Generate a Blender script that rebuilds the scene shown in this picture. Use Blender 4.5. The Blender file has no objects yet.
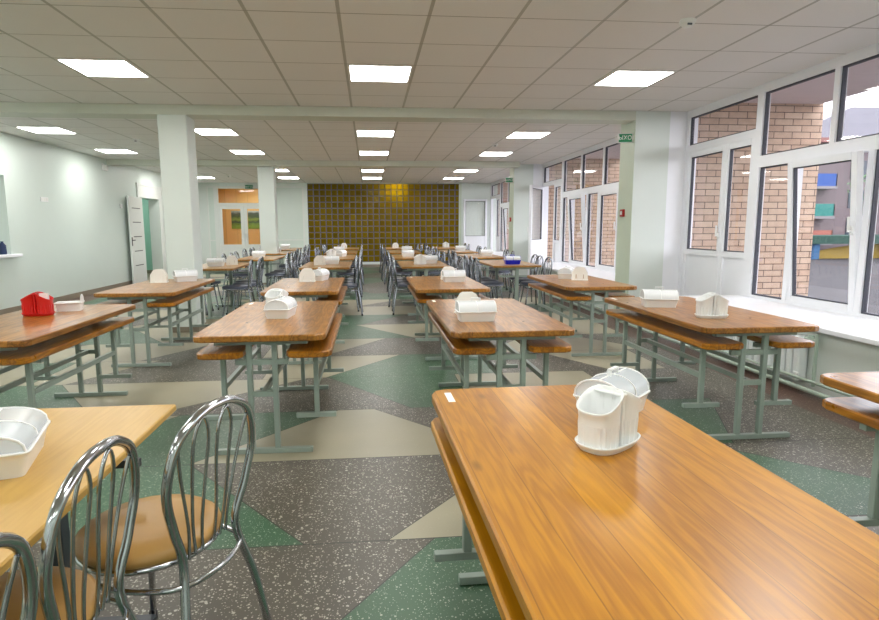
import bpy, math, random
from mathutils import Vector, Matrix
random.seed(7)
PI = math.pi
scn = bpy.context.scene
COL = scn.collection

# ---------------------------------------------------------------- camera
S = 1.07
F, CX, CY = 582.95, 422.83, 307.65
PITCH, YAW, ROLL = .1366, .0916, -.0046
HC = 1.2285 * S
ZC = HC + 1.3971 * S            # ceiling height
fwd = Vector((math.sin(YAW) * math.cos(PITCH), math.cos(YAW) * math.cos(PITCH), -math.sin(PITCH)))
rgt = Vector((math.cos(YAW), -math.sin(YAW), 0))
upv = rgt.cross(fwd)
r2 = rgt * math.cos(ROLL) + upv * math.sin(ROLL)
u2 = -rgt * math.sin(ROLL) + upv * math.cos(ROLL)
cam = bpy.data.cameras.new('camera')
cob = bpy.data.objects.new('camera', cam)
COL.objects.link(cob)
M = Matrix((r2, u2, -fwd)).transposed().to_4x4()
M.translation = Vector((0, 0, HC))
cob.matrix_world = M
cam.sensor_width = 36
cam.lens = F / 879 * 36
cam.shift_x = (439.5 - CX) / 879
cam.shift_y = (CY - 310) / 879
cam.clip_start = .05
cam.clip_end = 400
scn.camera = cob

# ---------------------------------------------------------------- materials
def lin(c):
    return tuple(((v / 255) / 12.92 if v / 255 <= .04045 else ((v / 255 + .055) / 1.055) ** 2.4) for v in c) + (1,)

class NT:
    def __init__(self, name):
        self.m = bpy.data.materials.new(name)
        self.m.use_nodes = True
        self.t = self.m.node_tree
        self.b = self.t.nodes['Principled BSDF']
        self.out = self.t.nodes['Material Output']
    def n(self, typ, **kw):
        nd = self.t.nodes.new(typ)
        for k, v in kw.items():
            setattr(nd, k, v)
        return nd
    def l(self, a, b):
        self.t.links.new(a, b)
    def val(self, nd, **kw):
        for k, v in kw.items():
            nd.inputs[k].default_value = v
    def math(self, op, a, b=None, c=None):
        nd = self.n('ShaderNodeMath', operation=op)
        for i, x in enumerate((a, b, c)):
            if x is None: continue
            if isinstance(x, (int, float)): nd.inputs[i].default_value = x
            else: self.l(x, nd.inputs[i])
        return nd.outputs[0]
    def mix(self, fac, a, b, bt='MIX'):
        nd = self.n('ShaderNodeMix', data_type='RGBA', blend_type=bt)
        for k, x in ((0, fac), (6, a), (7, b)):
            if isinstance(x, (int, float)): nd.inputs[k].default_value = x
            elif isinstance(x, tuple): nd.inputs[k].default_value = x
            else: self.l(x, nd.inputs[k])
        return nd.outputs[2]
    def ramp(self, fac, stops):
        nd = self.n('ShaderNodeValToRGB')
        el = nd.color_ramp.elements
        while len(el) < len(stops): el.new(.5)
        for e, (p, c) in zip(el, stops):
            e.position = p
            e.color = c if isinstance(c, tuple) else (c, c, c, 1)
        self.l(fac, nd.inputs[0])
        return nd.outputs[0]
    def noise(self, vec, scale, detail=3, rough=.5):
        nd = self.n('ShaderNodeTexNoise')
        self.val(nd, Scale=scale, Detail=detail, Roughness=rough)
        if vec is not None: self.l(vec, nd.inputs['Vector'])
        return nd.outputs['Fac']
    def obj(self):
        return self.n('ShaderNodeTexCoord').outputs['Object']
    def sep(self, v):
        s = self.n('ShaderNodeSeparateXYZ'); self.l(v, s.inputs[0]); return s.outputs
    def comb(self, x, y, z):
        c = self.n('ShaderNodeCombineXYZ')
        for i, a in enumerate((x, y, z)):
            if isinstance(a, (int, float)): c.inputs[i].default_value = a
            else: self.l(a, c.inputs[i])
        return c.outputs[0]
    def bump(self, h, strength=.2, dist=.01):
        b = self.n('ShaderNodeBump'); self.val(b, Strength=strength, Distance=dist)
        self.l(h, b.inputs['Height']); self.l(b.outputs[0], self.b.inputs['Normal'])

def plain(name, col, rough=.5, metal=0, var=.06, scale=6, bump=0, coat=0):
    k = NT(name)
    v = k.obj()
    f = k.noise(v, scale)
    c = lin(col)
    lo = tuple(x * (1 - var) for x in c[:3]) + (1,)
    hi = tuple(min(1, x * (1 + var)) for x in c[:3]) + (1,)
    k.l(k.mix(f, lo, hi), k.b.inputs['Base Color'])
    k.val(k.b, Roughness=rough, Metallic=metal)
    k.b.inputs['Coat Weight'].default_value = coat
    if bump: k.bump(k.noise(v, 60, 4), bump, .004)
    return k.m

def wood(name, dark, light, board=.105, rough=.29, coat=.3, ringamp=.17):
    k = NT(name)
    v = k.obj()
    oi = k.n('ShaderNodeObjectInfo').outputs['Random']
    x, y, z = k.sep(v)
    off = k.math('MULTIPLY', oi, 37.0)
    bx = k.math('DIVIDE', k.math('ADD', x, 50.02), board)
    bid = k.math('FLOOR', bx)
    wn = k.n('ShaderNodeTexWhiteNoise', noise_dimensions='2D')
    k.l(k.comb(bid, off, 0), wn.inputs['Vector'])
    rnd = wn.outputs['Value']
    yy = k.math('ADD', k.math('ADD', y, k.math('MULTIPLY', rnd, 13.0)), off)
    gv = k.comb(k.math('MULTIPLY', x, 9.0), k.math('MULTIPLY', yy, .9), k.math('MULTIPLY', z, 9.0))
    n1 = k.noise(gv, 1.6, 3)
    rings = k.math('SINE', k.math('MULTIPLY', n1, 46.0))
    fine = k.noise(k.comb(k.math('MULTIPLY', x, 160.0), k.math('MULTIPLY', yy, 5.0), k.math('MULTIPLY', z, 160.0)), 1.0, 2)
    f = k.math('ADD', k.math('MULTIPLY', k.math('ADD', rings, 1.0), ringamp),
               k.math('ADD', k.math('MULTIPLY', fine, .35), k.math('MULTIPLY', rnd, .30)))
    col = k.ramp(f, [(.08, lin(dark)), (.72, lin(light))])
    # a few knots
    kv = k.n('ShaderNodeTexVoronoi'); k.val(kv, Scale=1.0)
    k.l(k.comb(k.math('MULTIPLY', x, 6.0), k.math('MULTIPLY', yy, 2.2), 0), kv.inputs['Vector'])
    kn = k.ramp(kv.outputs['Distance'], [(.03, 1.0), (.10, 0.0)])
    kd = tuple(a * .30 for a in lin(dark)[:3]) + (1,)
    col = k.mix(k.math('MULTIPLY', kn, .65), col, kd)
    fr = k.math('FRACT', bx)
    seam = k.math('LESS_THAN', k.math('MINIMUM', fr, k.math('SUBTRACT', 1.0, fr)), .012)
    col = k.mix(k.math('MULTIPLY', seam, .45), col, kd)
    k.l(col, k.b.inputs['Base Color'])
    k.l(k.math('ADD', rough - .06, k.math('MULTIPLY', k.noise(v, 5, 4), .14)), k.b.inputs['Roughness'])
    k.b.inputs['Coat Weight'].default_value = coat
    k.b.inputs['Coat Roughness'].default_value = .2
    k.bump(f, .05, .002)
    return k.m

def terrazzo(name, base, chips, size=70, amount=.5):
    k = NT(name)
    v = k.obj()
    wob = k.noise(v, 1.3, 4)
    c = lin(base)
    dk = tuple(x * .68 for x in c[:3]) + (1,)
    lt = tuple(x * 1.25 for x in c[:3]) + (1,)
    col = k.mix(wob, dk, lt)
    for sc, th in ((size, .36 * amount), (size * 2.1, .42 * amount), (size*.55, .22*amount)):
        vo = k.n('ShaderNodeTexVoronoi'); k.val(vo, Scale=sc, Randomness=1.0); k.l(v, vo.inputs['Vector'])
        cr = k.sep(vo.outputs['Color'])
        big = k.math('LESS_THAN', vo.outputs['Distance'], k.math('MULTIPLY', cr[0], th * 1.9))
        chipc = k.mix(cr[1], lin(chips[0]), lin(chips[1]))
        keep = k.math('MULTIPLY', big, k.math('GREATER_THAN', cr[2], .45))
        col = k.mix(k.math('MULTIPLY', keep, .8), col, chipc)
    k.l(col, k.b.inputs['Base Color'])
    k.l(k.math('ADD', .28, k.math('MULTIPLY', wob, .22)), k.b.inputs['Roughness'])
    return k.m

def glass(name, tint=(1, 1, 1, 1), refl=1.6):
    k = NT(name)
    tr = k.n('ShaderNodeBsdfTransparent'); tr.inputs[0].default_value = tint
    gl = k.n('ShaderNodeBsdfGlossy'); gl.inputs['Roughness'].default_value = .02
    fr = k.n('ShaderNodeFresnel'); fr.inputs['IOR'].default_value = 1.45
    mx = k.n('ShaderNodeMixShader')
    bf = k.n('ShaderNodeNewGeometry').outputs['Backfacing']
    k.l(k.math('MULTIPLY', k.math('MULTIPLY', fr.outputs[0], refl), k.math('SUBTRACT', 1.0, bf)), mx.inputs[0])
    k.l(tr.outputs[0], mx.inputs[1]); k.l(gl.outputs[0], mx.inputs[2])
    k.l(mx.outputs[0], k.out.inputs[0])
    return k.m

def milky(name, col, trans=.45):
    k = NT(name)
    k.val(k.b, Roughness=.25); k.b.inputs['Base Color'].default_value = lin(col)
    tr = k.n('ShaderNodeBsdfTransparent')
    mx = k.n('ShaderNodeMixShader'); mx.inputs[0].default_value = trans
    k.l(k.b.outputs[0], mx.inputs[1]); k.l(tr.outputs[0], mx.inputs[2])
    k.l(mx.outputs[0], k.out.inputs[0])
    return k.m

def emit(name, col, st):
    k = NT(name)
    e = k.n('ShaderNodeEmission'); e.inputs[0].default_value = col; e.inputs[1].default_value = st
    k.l(e.outputs[0], k.out.inputs[0])
    return k.m

def brick(name, c1, c2, mortar):
    k = NT(name)
    x, y, z = k.sep(k.obj())
    vec = k.comb(k.math('ADD', k.math('ADD', x, y), .05), z, 0)
    b = k.n('ShaderNodeTexBrick')
    k.l(vec, b.inputs['Vector'])
    k.val(b, Scale=1.0); b.inputs['Brick Width'].default_value = .268; b.inputs['Row Height'].default_value = .0865
    b.inputs['Mortar Size'].default_value = .0055; b.inputs['Mortar Smooth'].default_value = .1
    b.inputs['Color1'].default_value = lin(c1); b.inputs['Color2'].default_value = lin(c2)
    b.inputs['Mortar'].default_value = lin(mortar)
    n = k.noise(k.obj(), 9, 4)
    col = k.mix(.25, b.outputs['Color'], k.ramp(n, [(.3, .35), (.7, .8)]), 'OVERLAY')
    k.l(col, k.b.inputs['Base Color']); k.val(k.b, Roughness=.85)
    k.bump(b.outputs['Fac'], -.3, .01)
    return k.m

def ceiling_mat(name, tile, x0, y0, col):
    k = NT(name)
    x, y, z = k.sep(k.obj())
    def line(c, o, w):
        f = k.math('FRACT', k.math('ADD', k.math('DIVIDE', k.math('SUBTRACT', c, o), tile), 60.5))
        return k.math('LESS_THAN', k.math('ABSOLUTE', k.math('SUBTRACT', f, .5)), w / tile / 2)
    lx = line(x, x0, .026); ly = line(y, y0, .011)
    n = k.noise(k.obj(), 90, 3)
    base = k.mix(n, tuple(a * .96 for a in lin(col)[:3]) + (1,), lin(col))
    c = k.mix(k.math('MULTIPLY', lx, 1.0), base, lin((178, 176, 168)))
    c = k.mix(k.math('MULTIPLY', ly, .75), c, lin((140, 134, 126)))
    k.l(c, k.b.inputs['Base Color'])
    k.l(k.math('SUBTRACT', .85, k.math('MULTIPLY', lx, .5)), k.b.inputs['Roughness'])
    k.bump(k.math('ADD', k.math('MULTIPLY', k.math('MAXIMUM', lx, ly), -1.0), k.math('MULTIPLY', n, .15)), .12, .006)
    return k.m

def foliage(name, a, b):
    k = NT(name)
    k.l(k.mix(k.noise(k.obj(), 2.0, 4), lin(a), lin(b)), k.b.inputs['Base Color']); k.val(k.b, Roughness=.7)
    return k.m

mt = {}
mt['wall'] = plain('mint_wall_paint', (214, 225, 218), .45, var=.02, scale=3, bump=.12)
mt['column'] = plain('column_paint', (222, 230, 225), .4, var=.02, scale=3, bump=.1)
mt['beam'] = plain('beam_paint', (212, 216, 204), .45, var=.03)
mt['greenface'] = plain('pale_green_paint', (204, 216, 198), .45, var=.03)
mt['trimbrown'] = plain('baseboard_paint', (138, 128, 112), .5, var=.1)
mt['white_pvc'] = plain('white_pvc', (244, 246, 252), .28, var=.02)
mt['gasket'] = plain('rubber_gasket', (70, 72, 84), .6)
mt['white_plastic'] = plain('white_plastic', (238, 240, 240), .3, var=.02)
mt['cream_plastic'] = plain('cream_plastic', (243, 242, 236), .32, var=.03)
mt['red_plastic'] = plain('red_plastic', (204, 22, 20), .3, var=.05)
mt['blue_plastic'] = plain('blue_plastic', (16, 32, 205), .3, var=.05)
mt['lid'] = milky('clear_lid', (225, 232, 238), .42)
mt['lid_white'] = milky('milky_lid', (238, 241, 244), .12)
mt['paper'] = plain('paper', (245, 244, 240), .8, var=.02)
mt['steel_green'] = plain('grey_green_enamel', (150, 164, 155), .35, var=.05, bump=.03)
mt['steel_dark'] = plain('dark_steel', (48, 54, 62), .35, var=.08)
mt['chrome'] = plain('chrome', (190, 193, 198), .12, 1, var=.03)
mt['chrome_dark'] = plain('dull_chrome', (160, 165, 174), .22, 1, var=.05)
mt['seat_tan'] = plain('tan_leatherette', (188, 146, 82), .38, var=.06, bump=.06)
mt['seat_dark'] = plain('slate_leatherette', (82, 88, 104), .38, var=.06, bump=.06)
mt['wood'] = wood('varnished_pine', (100, 58, 14), (178, 120, 46))
mt['wood_near'] = wood('amber_varnished_pine', (148, 90, 2), (202, 140, 12), rough=.36, coat=.28, ringamp=.11)
mt['wood_bench'] = wood('varnished_pine_bench', (110, 60, 6), (182, 118, 22), board=.15)
mt['wood_rear'] = wood('plain_pine', (124, 80, 26), (184, 134, 60), board=.2)
mt['laminate'] = wood('birch_laminate', (180, 136, 58), (204, 164, 84), board=3, rough=.36, coat=.15, ringamp=.07)
mt['panel_wood'] = wood('beech_panelling', (222, 172, 92), (240, 202, 130), board=.4, rough=.45, coat=.1, ringamp=.05)
mt['t_green'] = terrazzo('green_terrazzo', (66, 100, 74), ((144, 164, 146), (190, 196, 178)), 72, .5)
mt['t_dark'] = terrazzo('grey_terrazzo', (88, 83, 73), ((160, 156, 140), (208, 204, 190)), 64, .62)
mt['t_cream'] = terrazzo('cream_terrazzo', (166, 160, 136), ((150, 142, 118), (186, 180, 160)), 80, .35)
mt['t_brown'] = terrazzo('brown_terrazzo', (92, 66, 56), ((170, 150, 136), (150, 120, 104)), 60, .5)
mt['t_joint'] = plain('joint_strip', (58, 60, 54), .5)
mt['ceil1'] = ceiling_mat('ceiling_tiles', .642, -.184, 5.658, (240, 238, 236))
mt['ceil2'] = ceiling_mat('ceiling_tiles_rear', .6225, -.181, 9.34, (240, 238, 236))
mt['panel'] = emit('led_panel', (1, .99, .955, 1), 9.2)
mt['lamp_frame'] = plain('white_lamp_frame', (236, 236, 232), .4)
mt['glass'] = glass('window_glass')
mt['brick'] = brick('beige_brick', (196, 172, 152), (182, 154, 134), (84, 66, 58))
mt['brick_red'] = brick('salmon_brick', (190, 136, 110), (172, 114, 92), (180, 170, 160))
mt['soffit'] = plain('soffit_paint', (228, 216, 218), .7)
mt['asphalt'] = plain('asphalt', (30, 26, 32), .9, var=.15)
mt['mint'] = plain('mint_room_paint', (164, 212, 194), .5, var=.02)
mt['door_white'] = plain('white_door', (226, 230, 226), .35, var=.02)
mt['black'] = plain('black_plastic', (34, 34, 36), .4)
mt['sign_green'] = plain('sign_green', (12, 128, 82), .4)
mt['red_box'] = plain('red_alarm', (176, 36, 32), .4)
mt['radiator'] = plain('radiator_enamel', (226, 232, 232), .35, var=.02)
mt['pipe'] = plain('pipe_paint', (176, 194, 180), .4)
mt['leaf'] = foliage('leaves', (52, 84, 52), (96, 128, 88))
mt['bark'] = plain('bark', (78, 66, 56), .9, var=.2)

def glassblock():
    k = NT('amber_glass_block')
    rnd = k.n('ShaderNodeNewGeometry').outputs['Random Per Island']
    col = k.ramp(rnd, [(0, lin((118, 92, 2))), (.5, lin((132, 106, 3))), (.9, lin((140, 112, 4))), (1, lin((152, 122, 8)))])
    k.l(col, k.b.inputs['Base Color'])
    k.val(k.b, Roughness=.34)
    k.b.inputs['Coat Weight'].default_value = .05
    k.bump(k.noise(k.obj(), 22, 2), .4, .01)
    tl = k.n('ShaderNodeBsdfTranslucent'); tl.inputs[0].default_value = (.50, .40, .015, 1)
    k.b.inputs['Specular IOR Level'].default_value = .2
    mx = k.n('ShaderNodeMixShader'); mx.inputs[0].default_value = .35
    k.l(k.b.outputs[0], mx.inputs[1]); k.l(tl.outputs[0], mx.inputs[2])
    k.l(mx.outputs[0], k.out.inputs[0])
    return k.m
mt['block'] = glassblock()
mt['grid_metal'] = plain('grid_metal', (128, 128, 124), .4, .3)

def poster_mat():
    k = NT('landscape_poster')
    x, y, z = k.sep(k.obj())
    n = k.noise(k.obj(), 5, 4)
    h = k.math('ADD', k.math('DIVIDE', k.math('SUBTRACT', z, 1.33), .6), k.math('MULTIPLY', k.math('SUBTRACT', n, .5), .35))
    c = k.ramp(h, [(.1, lin((128, 160, 40))), (.3, lin((92, 124, 34))), (.38, lin((44, 62, 40))), (.55, lin((130, 158, 48))), (.66, lin((60, 84, 44))), (.85, lin((74, 88, 70))), (1, lin((170, 190, 190)))])
    k.l(c, k.b.inputs['Base Color']); k.val(k.b, Roughness=.5)
    return k.m
mt['poster'] = poster_mat()
def flat(name, c, r=.6): return plain(name, c, r, var=.08, scale=1.5)
mt['f_wall'] = flat('facade_plaster', (99, 87, 90)); mt['f_blue'] = flat('blue_balcony', (17, 63, 132)); mt['f_teal'] = flat('teal_balcony', (26, 106, 99))
mt['f_salmon'] = flat('salmon_balcony', (141, 82, 71)); mt['f_roof'] = flat('grey_roof', (116, 115, 124)); mt['f_red'] = flat('red_fascia', (116, 73, 69))
mt['f_win'] = flat('dark_window', (40, 49, 61), .15); mt['f_green'] = flat('green_fascia', (25, 65, 55)); mt['f_yellow'] = flat('yellow_boards', (149, 124, 46))
mt['f_bluepost'] = flat('blue_post', (40, 86, 125)); mt['f_slab'] = flat('concrete_slab', (116, 112, 116))
mt['grass'] = flat('lawn', (74, 81, 63), .9)

# ---------------------------------------------------------------- mesh builder
class MB:
    def __init__(self):
        self.v = []; self.f = []; self.mi = []; self.sm = []
    def add(self, vs, fs, mi=0, smooth=False):
        o = len(self.v)
        self.v += [tuple(a) for a in vs]
        for f in fs:
            self.f.append([i + o for i in f]); self.mi.append(mi); self.sm.append(smooth)
        return self
    def box(self, x0, x1, y0, y1, z0, z1, mi=0, bev=0):
        if x0 > x1: x0, x1 = x1, x0
        if y0 > y1: y0, y1 = y1, y0
        if z0 > z1: z0, z1 = z1, z0
        b = min(bev, (x1 - x0) * .45, (y1 - y0) * .45, (z1 - z0) * .45)
        if b <= 0:
            vs = [(x, y, z) for z in (z0, z1) for (x, y) in ((x0, y0), (x1, y0), (x1, y1), (x0, y1))]
            return self.add(vs, [(3, 2, 1, 0), (4, 5, 6, 7), (0, 1, 5, 4), (1, 2, 6, 5), (2, 3, 7, 6), (3, 0, 4, 7)], mi)
        return self.slab([(x0 + b, y0), (x1 - b, y0), (x1, y0 + b), (x1, y1 - b), (x1 - b, y1), (x0 + b, y1), (x0, y1 - b), (x0, y0 + b)], z0, z1, b * .7, mi)
    def slab(self, pts, z0, z1, b=0, mi=0, smooth=False):
        """prism over a convex-ish outline with chamfered top and bottom edges"""
        n = len(pts)
        cx = sum(p[0] for p in pts) / n; cy = sum(p[1] for p in pts) / n
        def inset(d):
            out = []
            for i in range(n):
                p0 = Vector(pts[i - 1]); p1 = Vector(pts[i]); p2 = Vector(pts[(i + 1) % n])
                d1 = (p1 - p0).normalized(); d2 = (p2 - p1).normalized()
                n1 = Vector((-d1.y, d1.x)); n2 = Vector((-d2.y, d2.x))
                m = (n1 + n2)
                m = m / max(.3, m.dot(n1)) if m.length > 1e-6 else n1
                out.append((p1.x + m.x * d, p1.y + m.y * d))
            return out
        rings = [(pts, z0), (pts, z1)] if b <= 0 else [(inset(b), z0), (pts, z0 + b), (pts, z1 - b), (inset(b), z1)]
        vs = [(x, y, z) for r, z in rings for x, y in r]
        fs = [tuple(reversed(range(n))), tuple(range((len(rings) - 1) * n, len(rings) * n))]
        for k in range(len(rings) - 1):
            for i in range(n):
                j = (i + 1) % n
                fs.append((k * n + i, k * n + j, (k + 1) * n + j, (k + 1) * n + i))
        return self.add(vs, fs, mi, smooth)
    def prism(self, pts, axis, a0, a1, mi=0):
        """outline in the plane normal to axis ('x': (y,z), 'y': (x,z))"""
        n = len(pts)
        def P(p, a): return (a, p[0], p[1]) if axis == 'x' else (p[0], a, p[1])
        vs = [P(p, a0) for p in pts] + [P(p, a1) for p in pts]
        fs = [tuple(range(n)), tuple(reversed(range(n, 2 * n)))]
        for i in range(n):
            j = (i + 1) % n
            fs.append((i, n + i, n + j, j))
        return self.add(vs, fs, mi)
    def tube(self, pts, r, seg=8, mi=0, closed=False, cap=True):
        P = [Vector(p) for p in pts]; n = len(P); rings = []
        prev = None
        for i in range(n):
            if closed: t = P[(i + 1) % n] - P[i - 1]
            else: t = P[min(i + 1, n - 1)] - P[max(i - 1, 0)]
            t.normalize()
            if prev is None:
                a = Vector((0, 0, 1)) if abs(t.z) < .9 else Vector((1, 0, 0))
                u = t.cross(a).normalized()
            else:
                u = (prev - t * prev.dot(t)).normalized()
            w = t.cross(u); prev = u
            rr = r[i] if isinstance(r, (list, tuple)) else r
            rings.append([P[i] + (u * math.cos(2 * PI * k / seg) + w * math.sin(2 * PI * k / seg)) * rr for k in range(seg)])
        vs = [p for R in rings for p in R]; fs = []
        m = n if closed else n - 1
        for i in range(m):
            a = i * seg; b = ((i + 1) % n) * seg
            for k in range(seg):
                q = (k + 1) % seg
                fs.append((a + k, a + q, b + q, b + k))
        self.add(vs, fs, mi, True)
        if cap and not closed:
            self.add(rings[0], [tuple(reversed(range(seg)))], mi)
            self.add(rings[-1], [tuple(range(seg))], mi)
        return self
    def lathe(self, prof, cx=0, cy=0, seg=24, mi=0, smooth=True, sx=1, sy=1):
        n = len(prof)
        vs = [(cx + r * math.cos(2 * PI * k / seg) * sx, cy + r * math.sin(2 * PI * k / seg) * sy, z) for r, z in prof for k in range(seg)]
        fs = []
        for i in range(n - 1):
            for k in range(seg):
                q = (k + 1) % seg
                fs.append((i * seg + k, i * seg + q, (i + 1) * seg + q, (i + 1) * seg + k))
        self.add(vs, fs, mi, smooth)
        self.add(vs[:seg], [tuple(reversed(range(seg)))], mi)
        self.add(vs[-seg:], [tuple(range(seg))], mi)
        return self
    def mesh(self, name, mats):
        me = bpy.data.meshes.new(name)
        me.from_pydata(self.v, [], self.f)
        for m in (mats if isinstance(mats, (list, tuple)) else [mats]): me.materials.append(m)
        me.polygons.foreach_set('material_index', self.mi)
        me.polygons.foreach_set('use_smooth', self.sm)
        me.update()
        return me
    def build(self, name, mats, parent=None, loc=None):
        o = bpy.data.objects.new(name, self.mesh(name, mats))
        COL.objects.link(o)
        if parent: o.parent = parent
        if loc: o.location = loc
        return o

def spline(pts, per=6, closed=False):
    P = [Vector(p) for p in pts]; n = len(P); out = []
    rng = n if closed else n - 1
    for i in range(rng):
        if closed: a, b, c, d = P[i - 1], P[i], P[(i + 1) % n], P[(i + 2) % n]
        else: a, b, c, d = P[max(i - 1, 0)], P[i], P[i + 1], P[min(i + 2, n - 1)]
        for k in range(per):
            t = k / per
            out.append(.5 * ((2 * b) + (c - a) * t + (2 * a - 5 * b + 4 * c - d) * t * t + (3 * b - a - 3 * c + d) * t ** 3))
    if not closed: out.append(P[-1])
    return out

def empty(name, label, cat, loc=(0, 0, 0), rz=0, group=None):
    o = bpy.data.objects.new(name, None); COL.objects.link(o)
    o.empty_display_size = .1
    o.location = loc; o.rotation_euler = (0, 0, rz)
    return tag(o, label, cat, group)
def tag(o, label, cat, group=None):
    o['label'] = label; o['category'] = cat
    if group: o['group'] = group
    return o
def struct(o):
    o['kind'] = 'structure'
    return o
def dup(root, loc, rz=None, label=None, group=None):
    r = root.copy(); COL.objects.link(r); r.location = loc
    if rz is not None: r.rotation_euler = (0, 0, rz)
    if label: r['label'] = label
    if group: r['group'] = group
    for ch in root.children:
        c = ch.copy(); COL.objects.link(c); c.parent = r
        for g in ch.children:
            d = g.copy(); COL.objects.link(d); d.parent = c
    return r

# ---------------------------------------------------------------- the room shell
XL, XR, YN, YF = -5.623, 4.25, -3.0, 20.1
def wall_boxes(name, boxes, m):
    b = MB()
    for q in boxes: b.box(*q)
    return struct(b.build(name, m))

# floor: terrazzo bands, each cut by slanting joints
FM = [mt['t_green'], mt['t_dark'], mt['t_cream'], mt['t_brown'], mt['t_joint']]
G, D, C_ = 0, 1, 2
joints = [-3.0, -2.33, -1.40, -.47, .46, 1.39, 2.32, 3.23, 4.14, 5.09, 5.96, 6.89, 7.91, 8.81, 9.78, 10.72, 11.73, 12.70, 13.64, 14.6, 15.5, 16.41, 17.3, 18.38, 19.2, 20.1]
bands = {
 5: (D, [(-3.6, -2.9, C_), (-2.2, -2.9, G), (-1.6, -.9, D), (.26, -.45, G), (1.5, 2.2, D), (2.5, 1.9, C_)]),
 6: (C_, [(-3.5, -2.8, G), (-2.3, -3.0, D), (-1.75, -1.2, G), (-1.02, -.29, D), (.86, .06, C_), (1.15, 1.7, G), (2.02, 2.98, D)]),
 7: (G, [(-2.9, -3.6, D), (-1.9, -2.6, C_), (-1.35, -1.95, G), (-.24, -1.03, C_), (.02, .78, D), (1.75, 1.0, G), (2.6, 2.2, D)]),
 8: (G, [(-2.62, -1.95, C_), (-.55, -1.6, D), (-.37, .29, G), (.75, .75, C_), (1.95, 1.95, D)]),
 9: (C_, [(-3.4, -2.9, G), (-2.9, -2.9, C_), (-2.1, -2.6, D), (-.95, -.95, C_), (.31, -.40, G), (1.15, 1.15, D), (1.75, 2.22, C_), (2.75, 2.75, D)]),
 10: (D, [(-3.2, -3.9, C_), (-1.7, -2.3, D), (-1.1, -1.1, C_), (.18, -.50, D), (1.9, 1.2, C_), (2.4, 3.0, D)]),
 11: (G, [(-3.1, -2.4, C_), (-1.7, -2.4, D), (-1.0, -1.0, G), (-.2, .53, C_), (1.4, 1.9, D), (2.6, 1.9, C_)]),
 12: (D, [(-2.7, -3.4, C_), (-1.8, -1.1, G), (.55, -.13, D), (1.3, 2.0, C_)]),
 13: (C_, [(-3.0, -2.3, G), (-1.5, -2.2, C_), (.9, 1.3, D), (2.0, 2.6, G)]),
 14: (D, [(-2.6, -3.3, G), (-1.4, -.7, C_), (.6, -.25, D), (1.6, 1.0, C_)]),
 15: (G, [(-2.0, -2.7, C_), (-.4, -.9, G), (.9, 1.4, D)]),
}
cols_cycle = [(C_, G, D), (G, D, C_), (D, C_, G)]
fb = MB(); BX0, BX1 = -5.15, 3.12
for k in range(len(joints) - 1):
    y0, y1 = joints[k], joints[k + 1]
    if k in bands: first, br = bands[k]
    else:
        cyc = cols_cycle[k % 3]; first = cyc[0]; br = []
        x = -4.0 + (k % 4) * .3
        i = 1
        while x < 2.6:
            s = .35 if i % 2 else -.35
            br.append((x + s, x - s, cyc[i % 3])); i += 1; x += .9 + .35 * ((k * 7 + i * 3) % 3)
    tl = bl = BX0; c = first
    for xt, xb, nc in br + [(BX1, BX1, 0)]:
        fb.add([(bl, y0, 0), (xb, y0, 0), (xt, y1, 0), (tl, y1, 0)], [(0, 1, 2, 3)], c)
        if xt < BX1 - .01:
            dx = .003
            fb.add([(xb - dx, y0, .0008), (xb + dx, y0, .0008), (xt + dx, y1, .0008), (xt - dx, y1, .0008)], [(0, 1, 2, 3)], 4)
        tl, bl, c = xt, xb, nc
    fb.add([(BX0, y1 - .003, .0008), (BX1, y1 - .003, .0008), (BX1, y1 + .003, .0008), (BX0, y1 + .003, .0008)], [(0, 1, 2, 3)], 4)
fb.add([(XL - .1, YN, 0), (BX0, YN, 0), (BX0, YF, 0), (XL - .1, YF, 0)], [(0, 1, 2, 3)], 3)
fb.add([(BX1, YN, 0), (XR + .05, YN, 0), (XR + .05, YF, 0), (BX1, YF, 0)], [(0, 1, 2, 3)], 3)
fb.box(XL - .1, XR + .05, YN, YF, -.2, -.01, 1)
struct(fb.build('floor', FM))

cb = MB()
cb.box(XL - .1, XR + .1, YN, 7.75, ZC, ZC + .12, 0)
cb.box(XL - .1, XR + .1, 7.75, YF + .1, ZC, ZC + .12, 1)
struct(cb.build('ceiling', [mt['ceil1'], mt['ceil2']]))

# left wall: serving hatch and a doorway
HZ0, HZ1, HY0, HY1 = .93, 2.15, 8.2, 9.80
DY0, DY1, DZ = 15.10, 16.75, 2.38
wall_boxes('wall_left', [(XL - .25, XL, YN, HY0, 0, ZC), (XL - .25, XL, HY0, HY1, 0, HZ0), (XL - .25, XL, HY0, HY1, HZ1, ZC),
    (XL - .25, XL, HY1, DY0, 0, ZC), (XL - .25, XL, DY0, DY1, DZ, ZC), (XL - .25, XL, DY1, YF + .3, 0, ZC)], mt['wall'])
bb = MB(); bb.box(XL, XL + .018, YN, DY0 - .08, 0, .1, 0, .004); struct(bb.build('baseboard_left', mt['trimbrown']))
bb = MB(); bb.box(XL, XL + .018, DY1 + .08, YF, 0, .1, 0, .004); struct(bb.build('baseboard_left', mt['trimbrown']))
wall_boxes('wall_back', [(XL - .25, XR + .2, YN - .2, YN, 0, ZC)], mt['wall'])
# kitchen beyond the hatch
wall_boxes('wall_kitchen', [(-8.0, -7.8, 7.0, 11.5, 0, ZC), (-7.8, XL - .25, 11.3, 11.5, 0, ZC), (-7.8, XL - .25, 7.0, 7.2, 0, ZC), (-8, XL - .25, 7.0, 11.5, ZC, ZC + .1), (-8, XL - .25, 7.0, 11.5, -.1, 0)], mt['wall'])
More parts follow.
